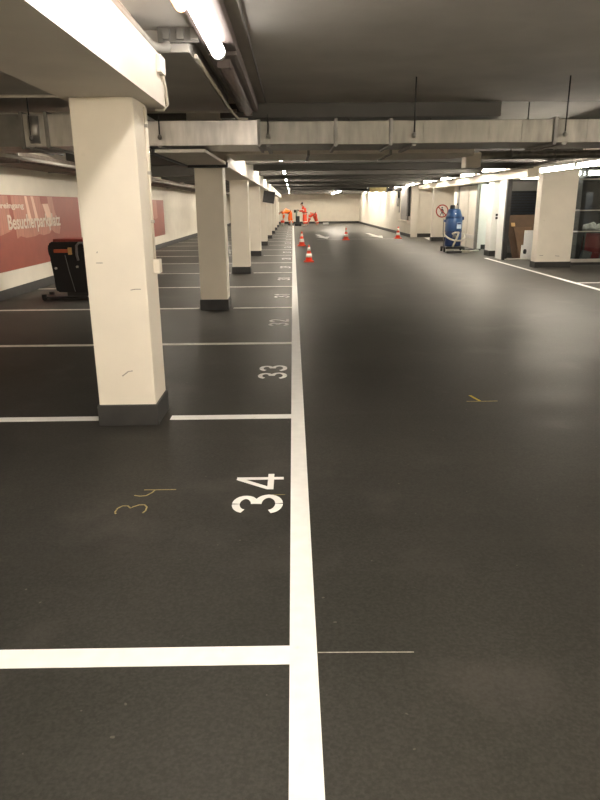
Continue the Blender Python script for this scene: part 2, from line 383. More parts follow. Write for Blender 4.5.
g = thing('trunking_lamp', 'lit tube lamp of the same row behind the camera', 'lamp', (-.5, -2, 2.44), 'tube lamps over the long white line')
B(-.61, -.39, -3.3, .88, 2.475, 2.5585, bev=.012).build('lamp_housing', 'trunk', g)
MB().tube([(-.50, -3.1, 2.42), (-.50, -.3, 2.42)], .047, 16).build('tube', 'tube_near', g)
# the row beyond the duct
pr = None
for k in range(8):
    y = 11.5+5*k
    lab = '%s tube lamp beyond the silver duct beside the left-hand beam' % ('first' if k == 0 else ORD[k])
    if k in (0, 5):
        pr = batten(lab, -.20, y-.75, y+.75, 2.17, ZF, tm='tube_far' if k == 0 else 'tube_end_left', group='tube lamps over the long white line')
    else: dup(pr, (-.20, y, 2.17), lab)
# the row on the right
near = batten('lit tube lamp hanging in front of the wide right pillar', 4.76, 11.5, 13.15, 1.985, ZF, group='tube lamps along the right side', r=.034)
dup(near, (4.76, 10.62, 1.985), 'lit tube lamp cut off by the right edge of the photo')
rfar = None
dup(near, (4.78, 16.35, 2.17), 'tube lamp above the doorway just beyond the wide pillar')
for k, y in enumerate([18.7, 21.3, 24.2, 27.6, 31.2, 34.6, 38.0, 41.5, 45.0]):
    lab = '%s tube lamp beyond the wide pillar along the right wall' % ('first' if k == 0 else ORD[k])
    if k in (0, 4): rfar = batten(lab, 4.80, y-.75, y+.75, 2.14, ZF, tm='tube_far' if k == 0 else 'tube_end_row', group='tube lamps along the right side')
    else: dup(rfar, (4.80, y, 2.14), lab)
for y in (2.6, -.2, -2.5): dup(near, (5.2, y, 2.25), 'lit tube lamp of the right row out of the picture').name = 'ceiling_lamp'
for x in (-2.9, .9, 2.3, 3.7): dup(near, (x, -2.6, 2.3), 'lit tube lamp before the wall behind the camera')  # extra lamps out of view, so the back wall bounces light forward
ne = batten('tube lamp above the far lane hidden between the dark ceiling beams', .6, 48.1, 49.3, 2.50, ZF, tm='tube_end_lane', group='far lane lamps')  # extra hidden lamps, put in to brighten the far wall
dup(ne, (3.6, 48.7, 2.50), 'tube lamp above the far lane hidden between the dark ceiling beams')
lf = batten('tube lamp in the left bays glimpsed between the nearest and second column', -2.25, 10.0, 11.5, 2.25, ZF, group='tube lamps over the left bays')
for k, y in enumerate((16.8, 21.8, 26.8, 31.8, 36.8, 41.8)):
    dup(lf, (-2.25, y, 2.25), 'tube lamp over the left bays, %s beyond the second column' % ('first' if k == 0 else ORD[k]))
def cross_lamp(label, x0, x1, y, z):
    g = thing('ceiling_lamp', label, 'lamp', ((x0+x1)/2, y, z), 'store room lamps')
    B(x0, x1, y-.05, y+.15, z+.06, z+.09, bev=.005).build('lamp_housing', 'label', g)
    MB().tube([(x0+.03, y, z), (x1-.03, y, z)], .045, 12).build('tube', 'tube_dim', g)
    for x in (x0+.2, x1-.2): MB().tube([(x, y+.05, z+.09), (x, y+.05, ZF)], .006, 8).build('hanger_rod', 'grey_metal', g)
cross_lamp('tube lamp inside the window front at the right edge of the photo', 6.30, 8.6, 15.72, 2.03)
cross_lamp('tube lamp inside the doorway above the cardboard', 5.60, 6.5, 17.35, 2.02)
# short lamp across the far end
fl = batten('nearer lit lamp of the pair hanging before the far wall', 2.62, 37.0, 40.5, 2.07, ZF, group='far lane lamps', r=.035)
dup(fl, (2.62, 43.4, 2.07), 'farther lit lamp of the pair hanging before the far wall')

# ------------------------------------------------------------------ ducts
d = thing('ventilation_duct', 'long silver sheet-metal duct crossing the whole garage below the ceiling', 'duct', (1, 7.25, 1.98))
xs = [-4.55, -2.62, -2.38, -1.42, -.32, .43, .97, 2.58, 4.2, 5.8, 9.5]
for i in range(len(xs)-1):
    a, b_ = xs[i], xs[i+1]
    zt = 2.27 if b_ < -1.3 else (2.20 if b_ < .4 else 2.185)
    zb = 1.97 if i % 2 else 1.975
    mt = {1: 'galv_bright', 2: 'galv_bright', 3: 'galv_bright', 0: 'galv_dark'}.get(i, 'galv')
    s = B(a+.012, b_-.012, 6.85, 7.62, zb, zt, bev=.006)
    n = max(1, int((b_-a)/.30))
    for k in range(1, n):                                   # pressed seams
        x = a+(b_-a)*k/n; s.box(x-.004, x+.004, 6.843, 6.853, zb+.01, zt-.01)
    s.build('duct_section', mt, d)
    if i: B(a-.016, a+.016, 6.825, 7.645, zb-.02, zt+.02, bev=.004).build('flange', 'grey_metal', d)
for x in (-2.52, -1.28, -.23, 1.19, 2.66, 4.6):
    r_ = MB().tube([(x, 6.79, 2.05), (x, 6.79, 2.24 if -1.5 < x < 0 else ZC)], .007, 8).build('hanger_rod', 'dark_metal', d)
    MB().lathe((x, 6.79, 2.02), [(.008, 0), (.018, .01), (.022, .025), (.016, .04), (.008, .05)], 12).build('hanger_nut', 'grey_metal', r_)
    B(x-.02, x+.02, 6.78, 7.66, 1.945, 1.965).build('hanger_rail', 'grey_metal', d)
# vertical bright damper sleeve left of the column
MB().tube([(-2.50, 6.83, 2.0), (-2.50, 6.83, 2.25)], .05, 16).build('damper_cylinder', 'galv_bright', d)
b2 = thing('branch_duct', 'flat brown-grey branch duct between the silver duct and the second column', 'duct', (-1.1, 8, 1.93))
B(-1.36, -.86, 6.9, 9.0, 1.912, 1.944, bev=.004).build('duct_body', 'beam', b2)
B(-1.40, -1.36, 6.86, 9.1, 1.895, 1.944).build('edge_rail', 'dark_metal', b2)
B(-1.36, -.84, 9.02, 9.09, 1.88, 1.944).build('end_flange', 'dark_metal', b2)
b3 = thing('oval_duct', 'wide flat duct behind the silver duct with a rounded right end', 'duct', (1.2, 9, 2.0))
mb = MB(); pts = []
for k in range(13):
    a = -PI/2+PI*k/12; pts.append((2.04+.30*math.cos(a), 9.05+.60*math.sin(a), 1.995))
mb.prism([(-.80, 8.45, 1.995)]+pts+[(-.80, 9.65, 1.995)], (0, 0, .17)); mb.build('duct_body', 'white_pipe', b3)
for x in (-.3, .7, 1.7): MB().tube([(x, 8.6, 2.16), (x, 8.6, 2.40 if x < 0 else 2.40)], .007, 8).tube([(x, 9.5, 2.16), (x, 9.5, ZF)], .007, 8).build('hanger_rod', 'dark_metal', b3)
for x in (.2, 1.2): B(x-.015, x+.015, 8.42, 9.68, 1.98, 2.18).build('flange', 'galv_dark', b3)
b4 = thing('round_duct', 'round spiral duct on the right with a white square end sleeve', 'duct', (3.6, 9.5, 2.0))
B(2.36, 2.56, 9.35, 9.62, 1.87, 2.06, bev=.01).build('sleeve', 'white_pipe', b4)
MB().tube([(2.56, 9.5, 2.035), (4.0, 9.5, 2.035), (5.2, 9.5, 2.06), (9.5, 9.5, 2.06)], .055, 16).build('duct_pipe', 'galv', b4)
for x in (3.0, 3.6, 4.3): MB().tube([(x-.012, 9.5, 2.04), (x+.012, 9.5, 2.04)], .066, 16).build('joint_ring', 'galv_dark', b4)
for x in (3.2, 4.6): MB().tube([(x, 9.5, 2.08), (x, 9.5, ZF)], .007, 8).build('hanger_rod', 'dark_metal', b4)
tr = thing('cable_tray', 'grey cable tray running above the right-hand lamps', 'cable tray', (5.0, 15, 2.14))
B(4.9, 5.12, 9.8, 29.0, 2.135, 2.145).build('tray_base', 'galv_dark', tr)
for x in (4.9, 5.11): B(x, x+.012, 9.8, 29.0, 2.13, 2.17).build('tray_edge', 'galv', tr)
for y in (10.5, 14, 18, 23, 28): MB().tube([(5.0, y, 2.14), (5.0, y, ZF)], .008, 8).build('hanger_rod', 'grey_metal', tr)
iw = thing('insulated_duct', 'rough grey insulated duct along the top of the left wall', 'duct', (-4.3, 24, 2.0))
B(-4.599, -3.95, 8.2, 42, 2.03, 2.19, bev=.03).build('duct_body', 'insul', iw)
for y in range(10, 42, 3): B(-4.59, -3.93, y, y+.05, 2.015, 2.2).build('strap', 'galv_dark', iw)
tag(MB().tube([(-3.75, 8.0, 2.06), (-3.75, 42, 2.06)], .025, 10).build('water_pipe', 'pipe'), 'pale pipe alongside the insulated duct near the left wall', 'pipe')
fd = thing('far_duct', 'olive brown metal duct high up before the far right wall', 'duct', (3.7, 31, 1.9))
B(3.50, 4.35, 31.3, 31.8, 1.94, 2.12, bev=.01).build('duct_body', 'brass', fd)
B(3.47, 3.53, 31.26, 31.84, 1.91, 2.125).build('flange', 'dark_metal', fd)
B(4.31, 4.37, 31.26, 31.84, 1.91, 2.125).build('flange', 'dark_metal', fd)
MB().tube([(1.9, 31.55, 2.07), (3.5, 31.55, 2.03)], .05, 12).build('pipe_run', 'dark_metal', fd)
MB().tube([(4.35, 31.6, 2.03), (5.09, 31.6, 2.03)], .07, 12).build('pipe_run', 'dark_metal', fd)
for x in (3.7, 4.2): MB().tube([(x, 31.5, 2.11), (x, 31.5, 2.70)], .01, 8).build('hanger_rod', 'dark_metal', fd)
dp = thing('drain_pipe', 'short black pipe with a grey box hanging on the far right wall', 'pipe', (5.05, 32.3, 1.3))
MB().tube([(5.04, 32.3, 2.13), (5.04, 32.3, 1.66)], .055, 14).build('pipe_body', 'black', dp)
B(4.97, 5.10, 32.2, 32.42, 1.28, 1.66, bev=.015).build('grey_box', 'grey_metal', dp)
MB().tube([(5.06, 32.15, 1.35), (5.06, 32.15, 1.0)], .015, 8).build('cable', 'grey_plastic', dp)

hs = thing('hanging_board', 'small dark square board hanging beside the distant columns under the beam', 'board', (-.82, 23.7, 1.45))
B(-1.02, -.62, 23.68, 23.72, 1.47, 1.86, bev=.006, rot=Matrix.Rotation(.16, 3, 'Y')).build('board', 'dark_metal', hs)
MB().tube([(-.86, 23.7, 1.84), (-.86, 23.7, ZF)], .012, 8).build('hanger_rod', 'dark_metal', hs)

# niche on the far right wall
nc = thing('wall_cabinet', 'tall grey recessed panel with black slot and white ledge on far right wall', 'cabinet', (5.05, 30, .6))
B(5.03, 5.0995, 29.75, 31.5, .70, 2.12, bev=.01).build('panel', 'grey_metal', nc)
B(5.0, 5.0995, 29.35, 29.72, .88, 2.12).build('slot', 'black', nc)
B(4.94, 5.0995, 29.25, 31.7, .58, .68, bev=.01).build('ledge', 'white_pipe', nc)

# ------------------------------------------------------------------ right-hand fronts
pl = thing('wide_pillar', 'wide cream pillar with dark skirting on the right', 'pillar', (5.86, 14.95, 0))
B(5.42, 6.20, 14.8, 15.1, 0, 2.16, bev=.012).build('shaft', 'column', pl)
B(5.407, 6.213, 14.787, 15.112, 0, .13, bev=.005).build('base_skirt', 'skirt', pl)
f2 = lambda u, v, h: Vector((u, 14.8-h, v))
for a in ([(5.50, .27), (5.58, .27)], [(5.85, .26), (5.95, .25)]): MB().ribbon(a, .012, f2, .002).build('scuff_mark', 'scratch', pl)
struct('trim_3', B(5.31, 9.6, 14.9, 15.5, 2.16, ZF), 'white_wall')
sp = thing('narrow_pillar', 'narrow white pillar with dark base beside the bright doorway', 'pillar', (5.445, 18.42, 0))
B(5.37, 5.60, 18.2, 18.65, 0, 1.96, bev=.012).build('shaft', 'bright_white', sp)
B(5.358, 5.612, 18.188, 18.662, 0, .15, bev=.005).build('base_skirt', 'skirt', sp)
sw = thing('light_switch', 'small dark double switch on the narrow white pillar', 'switch', (5.495, 18.19, 1.0))
B(5.455, 5.535, 18.175, 18.199, .96, 1.14, bev=.005).build('switch_plate', 'label', sw)
for z in (.985, 1.065): B(5.465, 5.525, 18.165, 18.1745, z, z+.055, bev=.004).build('switch_rocker', 'black', sw)
struct('wall_panel_white', B(5.36, 5.42, 17.09, 17.62, .0, 1.96), 'bright_white')
dp_ = struct('door_frame_post', B(5.35, 5.46, 16.95, 17.07, 0, 1.97, bev=.006), 'dark_metal')
struct('door_frame_head', B(5.41, 6.6, 16.97, 17.05, 1.91, 1.95), 'dark_metal')
struct('door_sill', B(5.41, 6.6, 16.9, 17.1, 0, .03, bev=.004), 'steel')
# store room
struct('wall_store_back_dark', B(7.16, 9.6, 19.38, 19.4, 0, ZF), 'dark_room')  # dark sheet over the grey back wall, standing for shade
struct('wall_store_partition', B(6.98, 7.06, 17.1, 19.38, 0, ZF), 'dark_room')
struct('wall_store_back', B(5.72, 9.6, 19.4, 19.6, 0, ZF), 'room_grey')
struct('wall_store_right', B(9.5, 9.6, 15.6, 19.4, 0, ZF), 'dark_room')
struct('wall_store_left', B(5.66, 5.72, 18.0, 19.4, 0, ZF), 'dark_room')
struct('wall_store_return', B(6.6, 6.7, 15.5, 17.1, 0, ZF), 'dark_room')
# window front to the right of the wide pillar
struct('window_frame_post', B(6.24, 6.46, 15.45, 15.55, .13, 1.885), 'blue_black')
struct('window_1', B(6.46, 9.5, 15.49, 15.50, .13, 1.90), 'glass')
struct('window_sill', B(6.22, 9.55, 15.38, 15.60, .06, .13, bev=.006), 'steel')
struct('window_base', B(6.22, 9.55, 15.40, 15.58, 0, .06), 'skirt')
struct('window_head', B(6.32, 9.55, 15.45, 15.55, 1.885, 1.91), 'steel')
struct('window_2', B(6.25, 9.5, 15.49, 15.50, 1.91, 2.16), 'glass')
for z in (1.21, .74): 
    o = struct('window_rail', B(6.46, 9.5, 15.46, 15.485, z, z+.022), 'steel')
    struct('window_clip', B(6.40, 6.56, 15.43, 15.455, z, z+.03), 'label')
# things behind the glass
rk = thing('storage_rack', 'dark tall rack behind the window right of the wide pillar', 'rack', (6.9, 16.3, 0))
B(6.72, 7.3, 16.5, 16.9, .02, 1.62, bev=.01).build('cabinet_body', 'blue_black', rk)
for z in (.35, .75, 1.15): B(6.74, 7.28, 16.47, 16.5, z, z+.02).build('shelf_edge', 'dark_metal', rk)
tb = thing('work_table', 'dark table behind the window under the pale cloth', 'table', (7.3, 16.0, 0))
B(6.85, 8.2, 15.75, 16.3, .72, .76, bev=.005).build('tabletop', 'dark_metal', tb)
for x in (6.9, 8.15):
    for y in (15.8, 16.25): B(x-.02, x+.02, y-.02, y+.02, 0, .72).build('leg', 'dark_metal', tb)
m_ = MB()
for k in range(7):
    m_.lathe((6.92+.07*k, 15.95+.03*math.sin(k*2), .76), [(.10, 0), (.085, .05+.01*(k % 3)), (.05, .10+.02*(k % 4)), (.012, .13+.02*(k % 4))], 12, sx=1.3)
tag(m_.build('crumpled_cloth', 'pale_cloth'), 'crumpled pale grey cloth lying on the table behind the window', 'cloth')
rb = MB().lathe((7.15, 15.95, 0.0), [(.17, 0), (.20, .25), (.20, .60), (.16, .68), (.10, .70)], 20, sx=1.1)
tag(rb.build('laundry_sack', 'red_cloth'), 'dark red sack standing behind the window glass at right edge', 'sack')
tag(B(6.80, 7.02, 15.62, 15.74, 0, .30, bev=.02, rot=Matrix.Rotation(.25, 3, 'Y')).build('storage_bin', 'grey_plastic'), 'grey bin on the floor behind the window corner', 'bin')
# behind the left opening
rd = thing('slatted_panel', 'black slatted panel on the grey store room wall above the cardboard', 'panel', (6.6, 19.3, 1.0))
B(6.10, 6.95, 19.34, 19.3995, 1.0, 1.72).build('panel_back', 'black', rd)
for k in range(9): B(6.10, 6.95, 19.31, 19.34, 1.02+.075*k, 1.065+.075*k, bev=.004).build('slat', 'blue_black', rd)
def sheet(name, pts, th, m, parent=None): return MB().prism([Vector(p) for p in pts], th).build(name, m, parent)
cb = sheet('cardboard_sheet', [(5.72, 17.30, .0), (6.45, 17.30, 0), (6.52, 17.95, 1.10), (5.66, 17.95, 1.08)], (0, .012, .0), 'cardboard_dark')
tag(cb, 'largest brown cardboard sheet leaning inside the store room doorway', 'cardboard', 'cardboard sheets in the doorway')
st = B(5.76, 5.86, 17.715, 17.725, .80, .90, rot=Matrix.Rotation(-.53, 3, 'X')).build('sticker', 'tag', None)
st.parent = cb; st.matrix_parent_inverse = Matrix.Translation(-Vector(cb.location))
cb2 = sheet('cardboard_sheet', [(5.86, 17.16, 0), (6.16, 17.16, 0), (6.26, 17.60, .80), (5.80, 17.60, .78)], (0, .012, 0), 'cardboard')
tag(cb2, 'smaller cardboard flap leaning in front of the largest brown sheet', 'cardboard', 'cardboard sheets in the doorway')
wb = thing('white_carton', 'white flat carton with a dark oval mark leaning beside the wide pillar', 'carton', (6.0, 17.12, 0))
B(5.86, 6.04, 17.06, 17.10, .031, .36, bev=.004).build('carton_lower', 'label', wb)
B(5.93, 6.25, 17.11, 17.15, .031, .72, bev=.004).build('carton_panel', 'label', wb)
MB().lathe((5.95, 17.055, .20), [(.028, -.06), (.045, -.02), (.045, .02), (.028, .06)], 14, sy=.12).build('oval_mark', 'black', wb)

# corridor with the bright light
struct('wall_corridor_far', B(5.85, 8.6, 21.15, 21.3, 0, 1.96), 'bright_white')
struct('wall_corridor_near', B(5.72, 8.6, 19.6, 19.75, 0, ZF), 'bright_white')
struct('wall_corridor_end', B(8.5, 8.6, 19.75, 21.15, 0, 2.4), 'bright_white')
struct('ceiling_corridor', B(5.62, 8.6, 19.6, 21.3, 2.4, 2.5), 'bright_white')
struct('baseboard_corridor', B(5.95, 8.5, 21.12, 21.15, 0, .14), 'skirt')
g = thing('corridor_lamp', 'bright lamp on the ceiling of the white corridor', 'lamp', (6.6, 20.4, 2.35))
B(6.05, 7.6, 20.35, 20.5, 2.36, 2.4, bev=.006).build('lamp_housing', 'label', g)
MB().tube([(6.1, 20.42, 2.33), (7.55, 20.42, 2.33)], .035, 12).build('tube', 'tube_cool', g)
# sliding door panels left of the corridor
dr = thing('sliding_door', 'tall beige-grey double door behind the blue vacuum cleaner', 'door', (5.85, 22.5, 0))
B(5.79, 5.848, 22.38, 23.55, .0, 1.94, bev=.006).build('door_leaf', 'door_panel', dr)
B(5.79, 5.848, 21.32, 22.30, .0, 1.94, bev=.006).build('door_leaf', 'door_panel', dr)
B(5.76, 5.848, 23.56, 23.66, 0, 1.955, bev=.005).build('door_jamb', 'grey_metal', dr)
B(5.76, 5.848, 21.2, 21.31, 0, 1.955, bev=.005).build('door_jamb', 'grey_metal', dr)
B(5.77, 5.80, 21.35, 23.5, .30, .42, bev=.004).build('kick_plate', 'steel', dr)
B(5.76, 5.85, 23.72, 23.82, 1.33, 1.40, bev=.01).build('lock_box', 'black', dr)

# pedestrian ban sign
ps = thing('prohibition_sign', 'round red and white no-pedestrians sign on the cream wall', 'sign', (5.74, 25.97, 1.12))
def yd(cx, cz, r, y, n=40): return [(cx+r*math.cos(2*PI*k/n), y, cz+r*math.sin(2*PI*k/n)) for k in range(n)]
MB().prism(yd(5.74, 1.12, .245, 25.985), (0, .012, 0)).build('sign_plate', 'sign_face', ps)
rg = MB(); fy = lambda u, v, h: Vector((u, 25.984-h, v))
rg.ribbon([(5.74+.222*math.cos(2*PI*k/48), 1.12+.222*math.sin(2*PI*k/48)) for k in range(49)], .044, fy, .006); rg.build('sign_ring', 'sign_ring', ps)
fg = MB()
fg.prism(yd(5.735, 1.245, .030, 25.980, 16), (0, .005, 0))
for a, w in (([(5.735, 1.20), (5.74, 1.08)], .062), ([(5.735, 1.09), (5.70, 1.02), (5.67, .95)], .030), ([(5.745, 1.09), (5.775, 1.02), (5.80, .95)], .030), ([(5.72, 1.19), (5.68, 1.13), (5.66, 1.10)], .022), ([(5.75, 1.19), (5.79, 1.14), (5.80, 1.10)], .022)):
    fg.ribbon(a, w, fy, .005)
fg.build('walking_figure', 'black', ps)
sl = MB(); sl.ribbon([(5.595, 1.265), (5.885, .975)], .040, lambda u, v, h: Vector((u, 25.978-h, v)), .006); sl.build('slash_bar', 'sign_ring', ps)

# ------------------------------------------------------------------ floor paint
Z0 = .0005
def paint(name, x0, x1, y0, y1, label, cat='line', m='line', grp='painted bay lines'):
    return tag(B(x0, x1, y0, y1, Z0, Z0+.002).build(name, m), label, cat, grp)
paint('long_line', -.027, .063, -3, 43.4, 'long white line running away between the bays and the driving lane', grp=None)
paint('long_line', -.027, .063, 43.9, 46.5, 'short last piece of the long white line in front of the workers', grp=None)
for i in range(0, 19):
    y = 1.796+2.5*i; a, b_ = y-.045, y+.045
    mt = 'line' if i in (0, 1) else 'worn_line'
    if i == 0: lab = 'widest white bay line nearest the camera below the number 34'
    elif i == 18: lab = 'last white bay line before the workers, beyond the number 17'
    else: lab = 'white bay line between painted numbers %d and %d' % (35-i, 34-i)
    if i % 2:
        paint('bay_line', XL+.03, -1.35, a, b_, lab+', part left of the column', m=mt)
        paint('bay_line', -.86, -.027, a, b_, lab+', part right of the column', m=mt)
    else: paint('bay_line', XL+.03, -.027, a, b_, lab, m=mt)

# stencilled bay numbers
def arc(cx, cy, rx, ry, a0, a1, n=12): return [(cx+rx*math.cos(math.radians(a0+(a1-a0)*k/n)), cy+ry*math.sin(math.radians(a0+(a1-a0)*k/n))) for k in range(n+1)]
def digit(ch):
    """strokes in a box 0..0.88 wide and 0..1 high"""
    if ch == '3': return [(arc(.43, .74, .32, .185, 170, 92, 8), .15), (arc(.43, .74, .32, .185, 86, -88, 12), .15), (arc(.43, .285, .36, .21, 90, -86, 12), .15), (arc(.43, .285, .36, .21, -92, -172, 8), .15)]
    if ch == '4': return [([(.62, .0), (.62, 1.0)], .13), ([(.60, .97), (.08, .30)], .12), ([(.03, .27), (.86, .27)], .13)]
    if ch == '2': return [(arc(.43, .70, .33, .22, 170, -20, 14)+[(.60, .45), (.12, .08)], .15), ([(.06, .07), (.84, .07)], .14)]
    if ch == '1': return [([(.52, 0), (.52, 1)], .16), ([(.50, .95), (.22, .72)], .13)]
    if ch == '0': return [(arc(.43, .5, .33, .43, 94, 266, 16), .15), (arc(.43, .5, .33, .43, 86, -86, 16), .15)]
    if ch == '5': return [([(.80, .93), (.16, .93)], .14), ([(.18, .95), (.15, .52)], .14), (arc(.40, .32, .36, .25, 130, -160, 16), .15)]
    if ch == '6': return [(arc(.43, .30, .33, .23, 95, 450, 20), .15), ([(.66, .95), (.35, .75), (.14, .45), (.11, .30)], .14)]
    if ch == '7': return [([(.06, .93), (.84, .93)], .14), ([(.80, .92), (.38, 0)], .15)]
    if ch == '8': return [(arc(.43, .75, .28, .18, 90, 450, 20), .14), (arc(.43, .28, .34, .22, 90, 450, 20), .15)]
    if ch == '9': return [(arc(.43, .70, .33, .23, 90, 450, 20), .15), ([(.20, .05), (.52, .25), (.72, .55), (.75, .70)], .14)]
def number(n, y0, w=.265, h=.25):
    t = thing('bay_number', 'white painted bay number %d on the dark floor beside the long line' % n, 'number', (-.185, y0+w, 0), 'painted bay numbers')
    for k, ch in enumerate(str(n)):
        b = MB(); f = lambda u, v, hh, k=k: Vector((-.065-v*h, y0+k*w+u*w*.90, Z0+.001+hh))
        for q_, (pts, wd) in enumerate(digit(ch)): b.ribbon(pts, wd, lambda u, v, hh: f(u, v, hh+.00025*q_), .0012)
        b.build('digit', 'line', t)
    return t
for k in range(18): number(34-k, 2.815+2.5*k)

# crayon marks
ck = thing('crayon_number', 'faint yellow handwritten 34 on the floor left of the painted number', 'number', (-.82, 2.95, 0))
fz = lambda u, v, h: Vector((u, v, Z0+.001+h))
b = MB(); b.ribbon([(-.862, 2.83), (-.870, 2.85), (-.868, 2.89), (-.85, 2.915), (-.825, 2.915), (-.805, 2.89), (-.795, 2.905), (-.77, 2.925), (-.745, 2.925), (-.728, 2.90), (-.726, 2.86), (-.735, 2.835)], .008, fz, .001); b.build('digit', 'chalk', ck)
b = MB(); b.ribbon([(-.82, 3.035), (-.79, 3.025), (-.76, 3.03), (-.735, 3.07), (-.728, 3.10)], .008, fz, .001); b.ribbon([(-.785, 3.10), (-.72, 3.10), (-.62, 3.10)], .007, fz, .001); b.build('digit', 'chalk', ck)
b = MB(); b.ribbon([(1.335, 4.755), (1.352, 4.68), (1.372, 4.605)], .02, fz, .001); b.build('crayon_tick', 'bright_chalk')
tag(bpy.data.objects['crayon_tick'], 'short bright yellow crayon tick on the dark driving lane', 'mark')
b = MB(); b.ribbon([(1.27, 4.60), (1.38, 4.595), (1.50, 4.60)], .012, fz, .001); tag(b.build('crayon_line', 'chalk'), 'faint pale crayon line under the bright yellow tick', 'mark')
b = MB(); b.ribbon([(-.145, 3.02), (-.055, 3.022)], .004, fz, .001); tag(b.build('crayon_line', 'chalk'), 'fine thin line between the 3 and 4 of number 34', 'mark')
b = MB(); b.ribbon([(.065, 1.805), (.22, 1.803), (.38, 1.80)], .004, fz, .0008); tag(b.build('scratch_line', 'scratch'), 'fine pale scratch continuing the nearest bay line into the lane', 'mark')
b = MB(); b.ribbon([(.42, 1.215), (.435, 1.24)], .005, fz, .0008); tag(b.build('scratch_line', 'scratch'), 'tiny pale scratch on the lane near the bottom of the photo', 'mark')
b = MB(); b.ribbon([(1.02, 28.05), (4.25, 27.95)], .07, fz, .001); tag(b.build('floor_seam', 'worn_line'), 'faint pale line across the far lane between the two arrows', 'line')
for lab, tail, head in (('white painted arrow on the far lane behind the middle cone', (1.18, 32.6), (1.46, 28.5)), ('white painted arrow on the far lane beside the right cone', (3.72, 33.6), (3.86, 28.7))):
    T = Vector(tail); H = Vector(head); dd = (H-T).normalized(); nn = Vector((-dd.y, dd.x)); q = T+(H-T)*.55
    P = [T-nn*.11, T+nn*.11, q+nn*.11, q+nn*.32, H, q-nn*.32, q-nn*.11]
    tag(MB().prism([(a.x, a.y, Z0) for a in P], (0, 0, .002)).build('lane_arrow', 'line'), lab, 'arrow', 'lane arrows')
paint('right_lane_line', 5.06, 5.15, -3, 17.6, 'white line along the right edge of the lane in front of the pillars', grp=None)
paint('right_bay_line', 5.15, 9.5, 11.82, 11.91, 'white line crossing from the right lane line before the window', grp=None)
tag(MB().prism([(5.42, 26.4, Z0), (6.4, 26.4, Z0), (6.4, 28.6, Z0), (5.6, 28.6, Z0)], (0, 0, .002)).build('floor_patch', 'line'), 'bright white painted patch on the floor in the recess beside the sign', 'floor paint')  # thin white quadrilateral on the recess floor

# ------------------------------------------------------------------ wall panels on the left
def text_mesh(s, size, sx):
    cu = bpy.data.curves.new('t', 'FONT'); cu.body = s; cu.size = size; cu.extrude = .002; cu.offset = size*.022
    o = bpy.data.objects.new('t', cu); COL.objects.link(o)
    me = bpy.data.meshes.new_from_object(o.evaluated_get(bpy.context.evaluated_depsgraph_get()))
    bpy.data.objects.remove(o); return me
def wall_text(s, y0, y1, z, h, parent, name='lettering', m='sign_white'):
    me = text_mesh(s, 1.0, 1)
    xs = [v.co.x for v in me.vertices]; x0, x1 = min(xs), max(xs)
    base = world_loc(parent)
    for v in me.vertices:
        u = (v.co.x-x0)/(x1-x0); c = v.co.copy()
        v.co = Vector((XL+.0185+c.z, y0+u*(y1-y0), z+c.y*h/.70))-base
    me.flip_normals()
    me.materials.clear(); me.materials.append(M[m])
    o = bpy.data.objects.new(name, me); COL.objects.link(o); o.parent = parent
    bm = bmesh.new(); bm.from_mesh(me); bmesh.ops.recalc_face_normals(bm, faces=list(bm.faces)); bm.to_mesh(me); bm.free()
    return o
s1 = thing('wall_sign_panel', 'large brick red wall sign with visitor parking lettering behind the black trolley', 'sign', (XL, 11, .4), 'red wall signs')
B(XL, XL+.01, 7.2, 14.62, .42, 1.60, bev=.002).build('panel', 'sign_red', s1)
def wall_poly(pts, th, x): return MB().prism([(x, a, b_) for a, b_ in pts], (th, 0, 0))
wall_poly([(8.0, 1.59), (11.02, 1.59), (11.02, 1.04), (10.6, .98), (10.0, .99), (8.0, .95)], .003, XL+.0105).build('print', 'sign_pink', s1)
wall_poly([(11.14, 1.59), (13.05, 1.59), (13.10, 1.35), (13.34, 1.02), (13.25, .90), (13.0, .93), (12.85, .99), (12.72, .93), (12.4, .91), (12.2, .94), (12.0, .91), (11.6, .90), (11.35, .94), (11.2, .90)], .003, XL+.0105).build('print', 'sign_pink', s1)
wall_poly([(11.70, 1.59), (11.80, 1.59), (11.93, 1.15), (11.78, 1.15)], .002, XL+.0137).build('streak', 'sign_pale', s1)  # pale strips painted where lamps reflect in the panel
wall_poly([(11.98, 1.59), (12.09, 1.59), (12.24, 1.18), (12.10, 1.18)], .002, XL+.0137).build('streak', 'sign_pale', s1)
wall_poly([(12.42, 1.59), (12.78, 1.59), (12.80, 1.47), (12.44, 1.46)], .002, XL+.0137).build('print_block', 'sign_red', s1)
wall_poly([(12.5, 1.46), (12.78, 1.46), (13.0, 1.10), (12.75, 1.08)], .002, XL+.0137).build('streak', 'sign_pale', s1)
wall_text('Besucherparkplatz', 10.90, 13.35, 1.065, .225, s1)
wall_text('Besuchereingang', 9.8, 11.62, 1.395, .085, s1)
s2 = thing('wall_sign_panel', 'second brick red wall sign seen between the nearest and second column', 'sign', (XL, 20, .4), 'red wall signs')
B(XL, XL+.01, 16.8, 24.2, .42, 1.60, bev=.002).build('panel', 'sign_red', s2)
wall_poly([(17.4, 1.59), (22.95, 1.59), (23.0, 1.02), (22.6, .98), (22.3, 1.04), (17.4, .95)], .003, XL+.0105).build('print', 'sign_pink', s2)

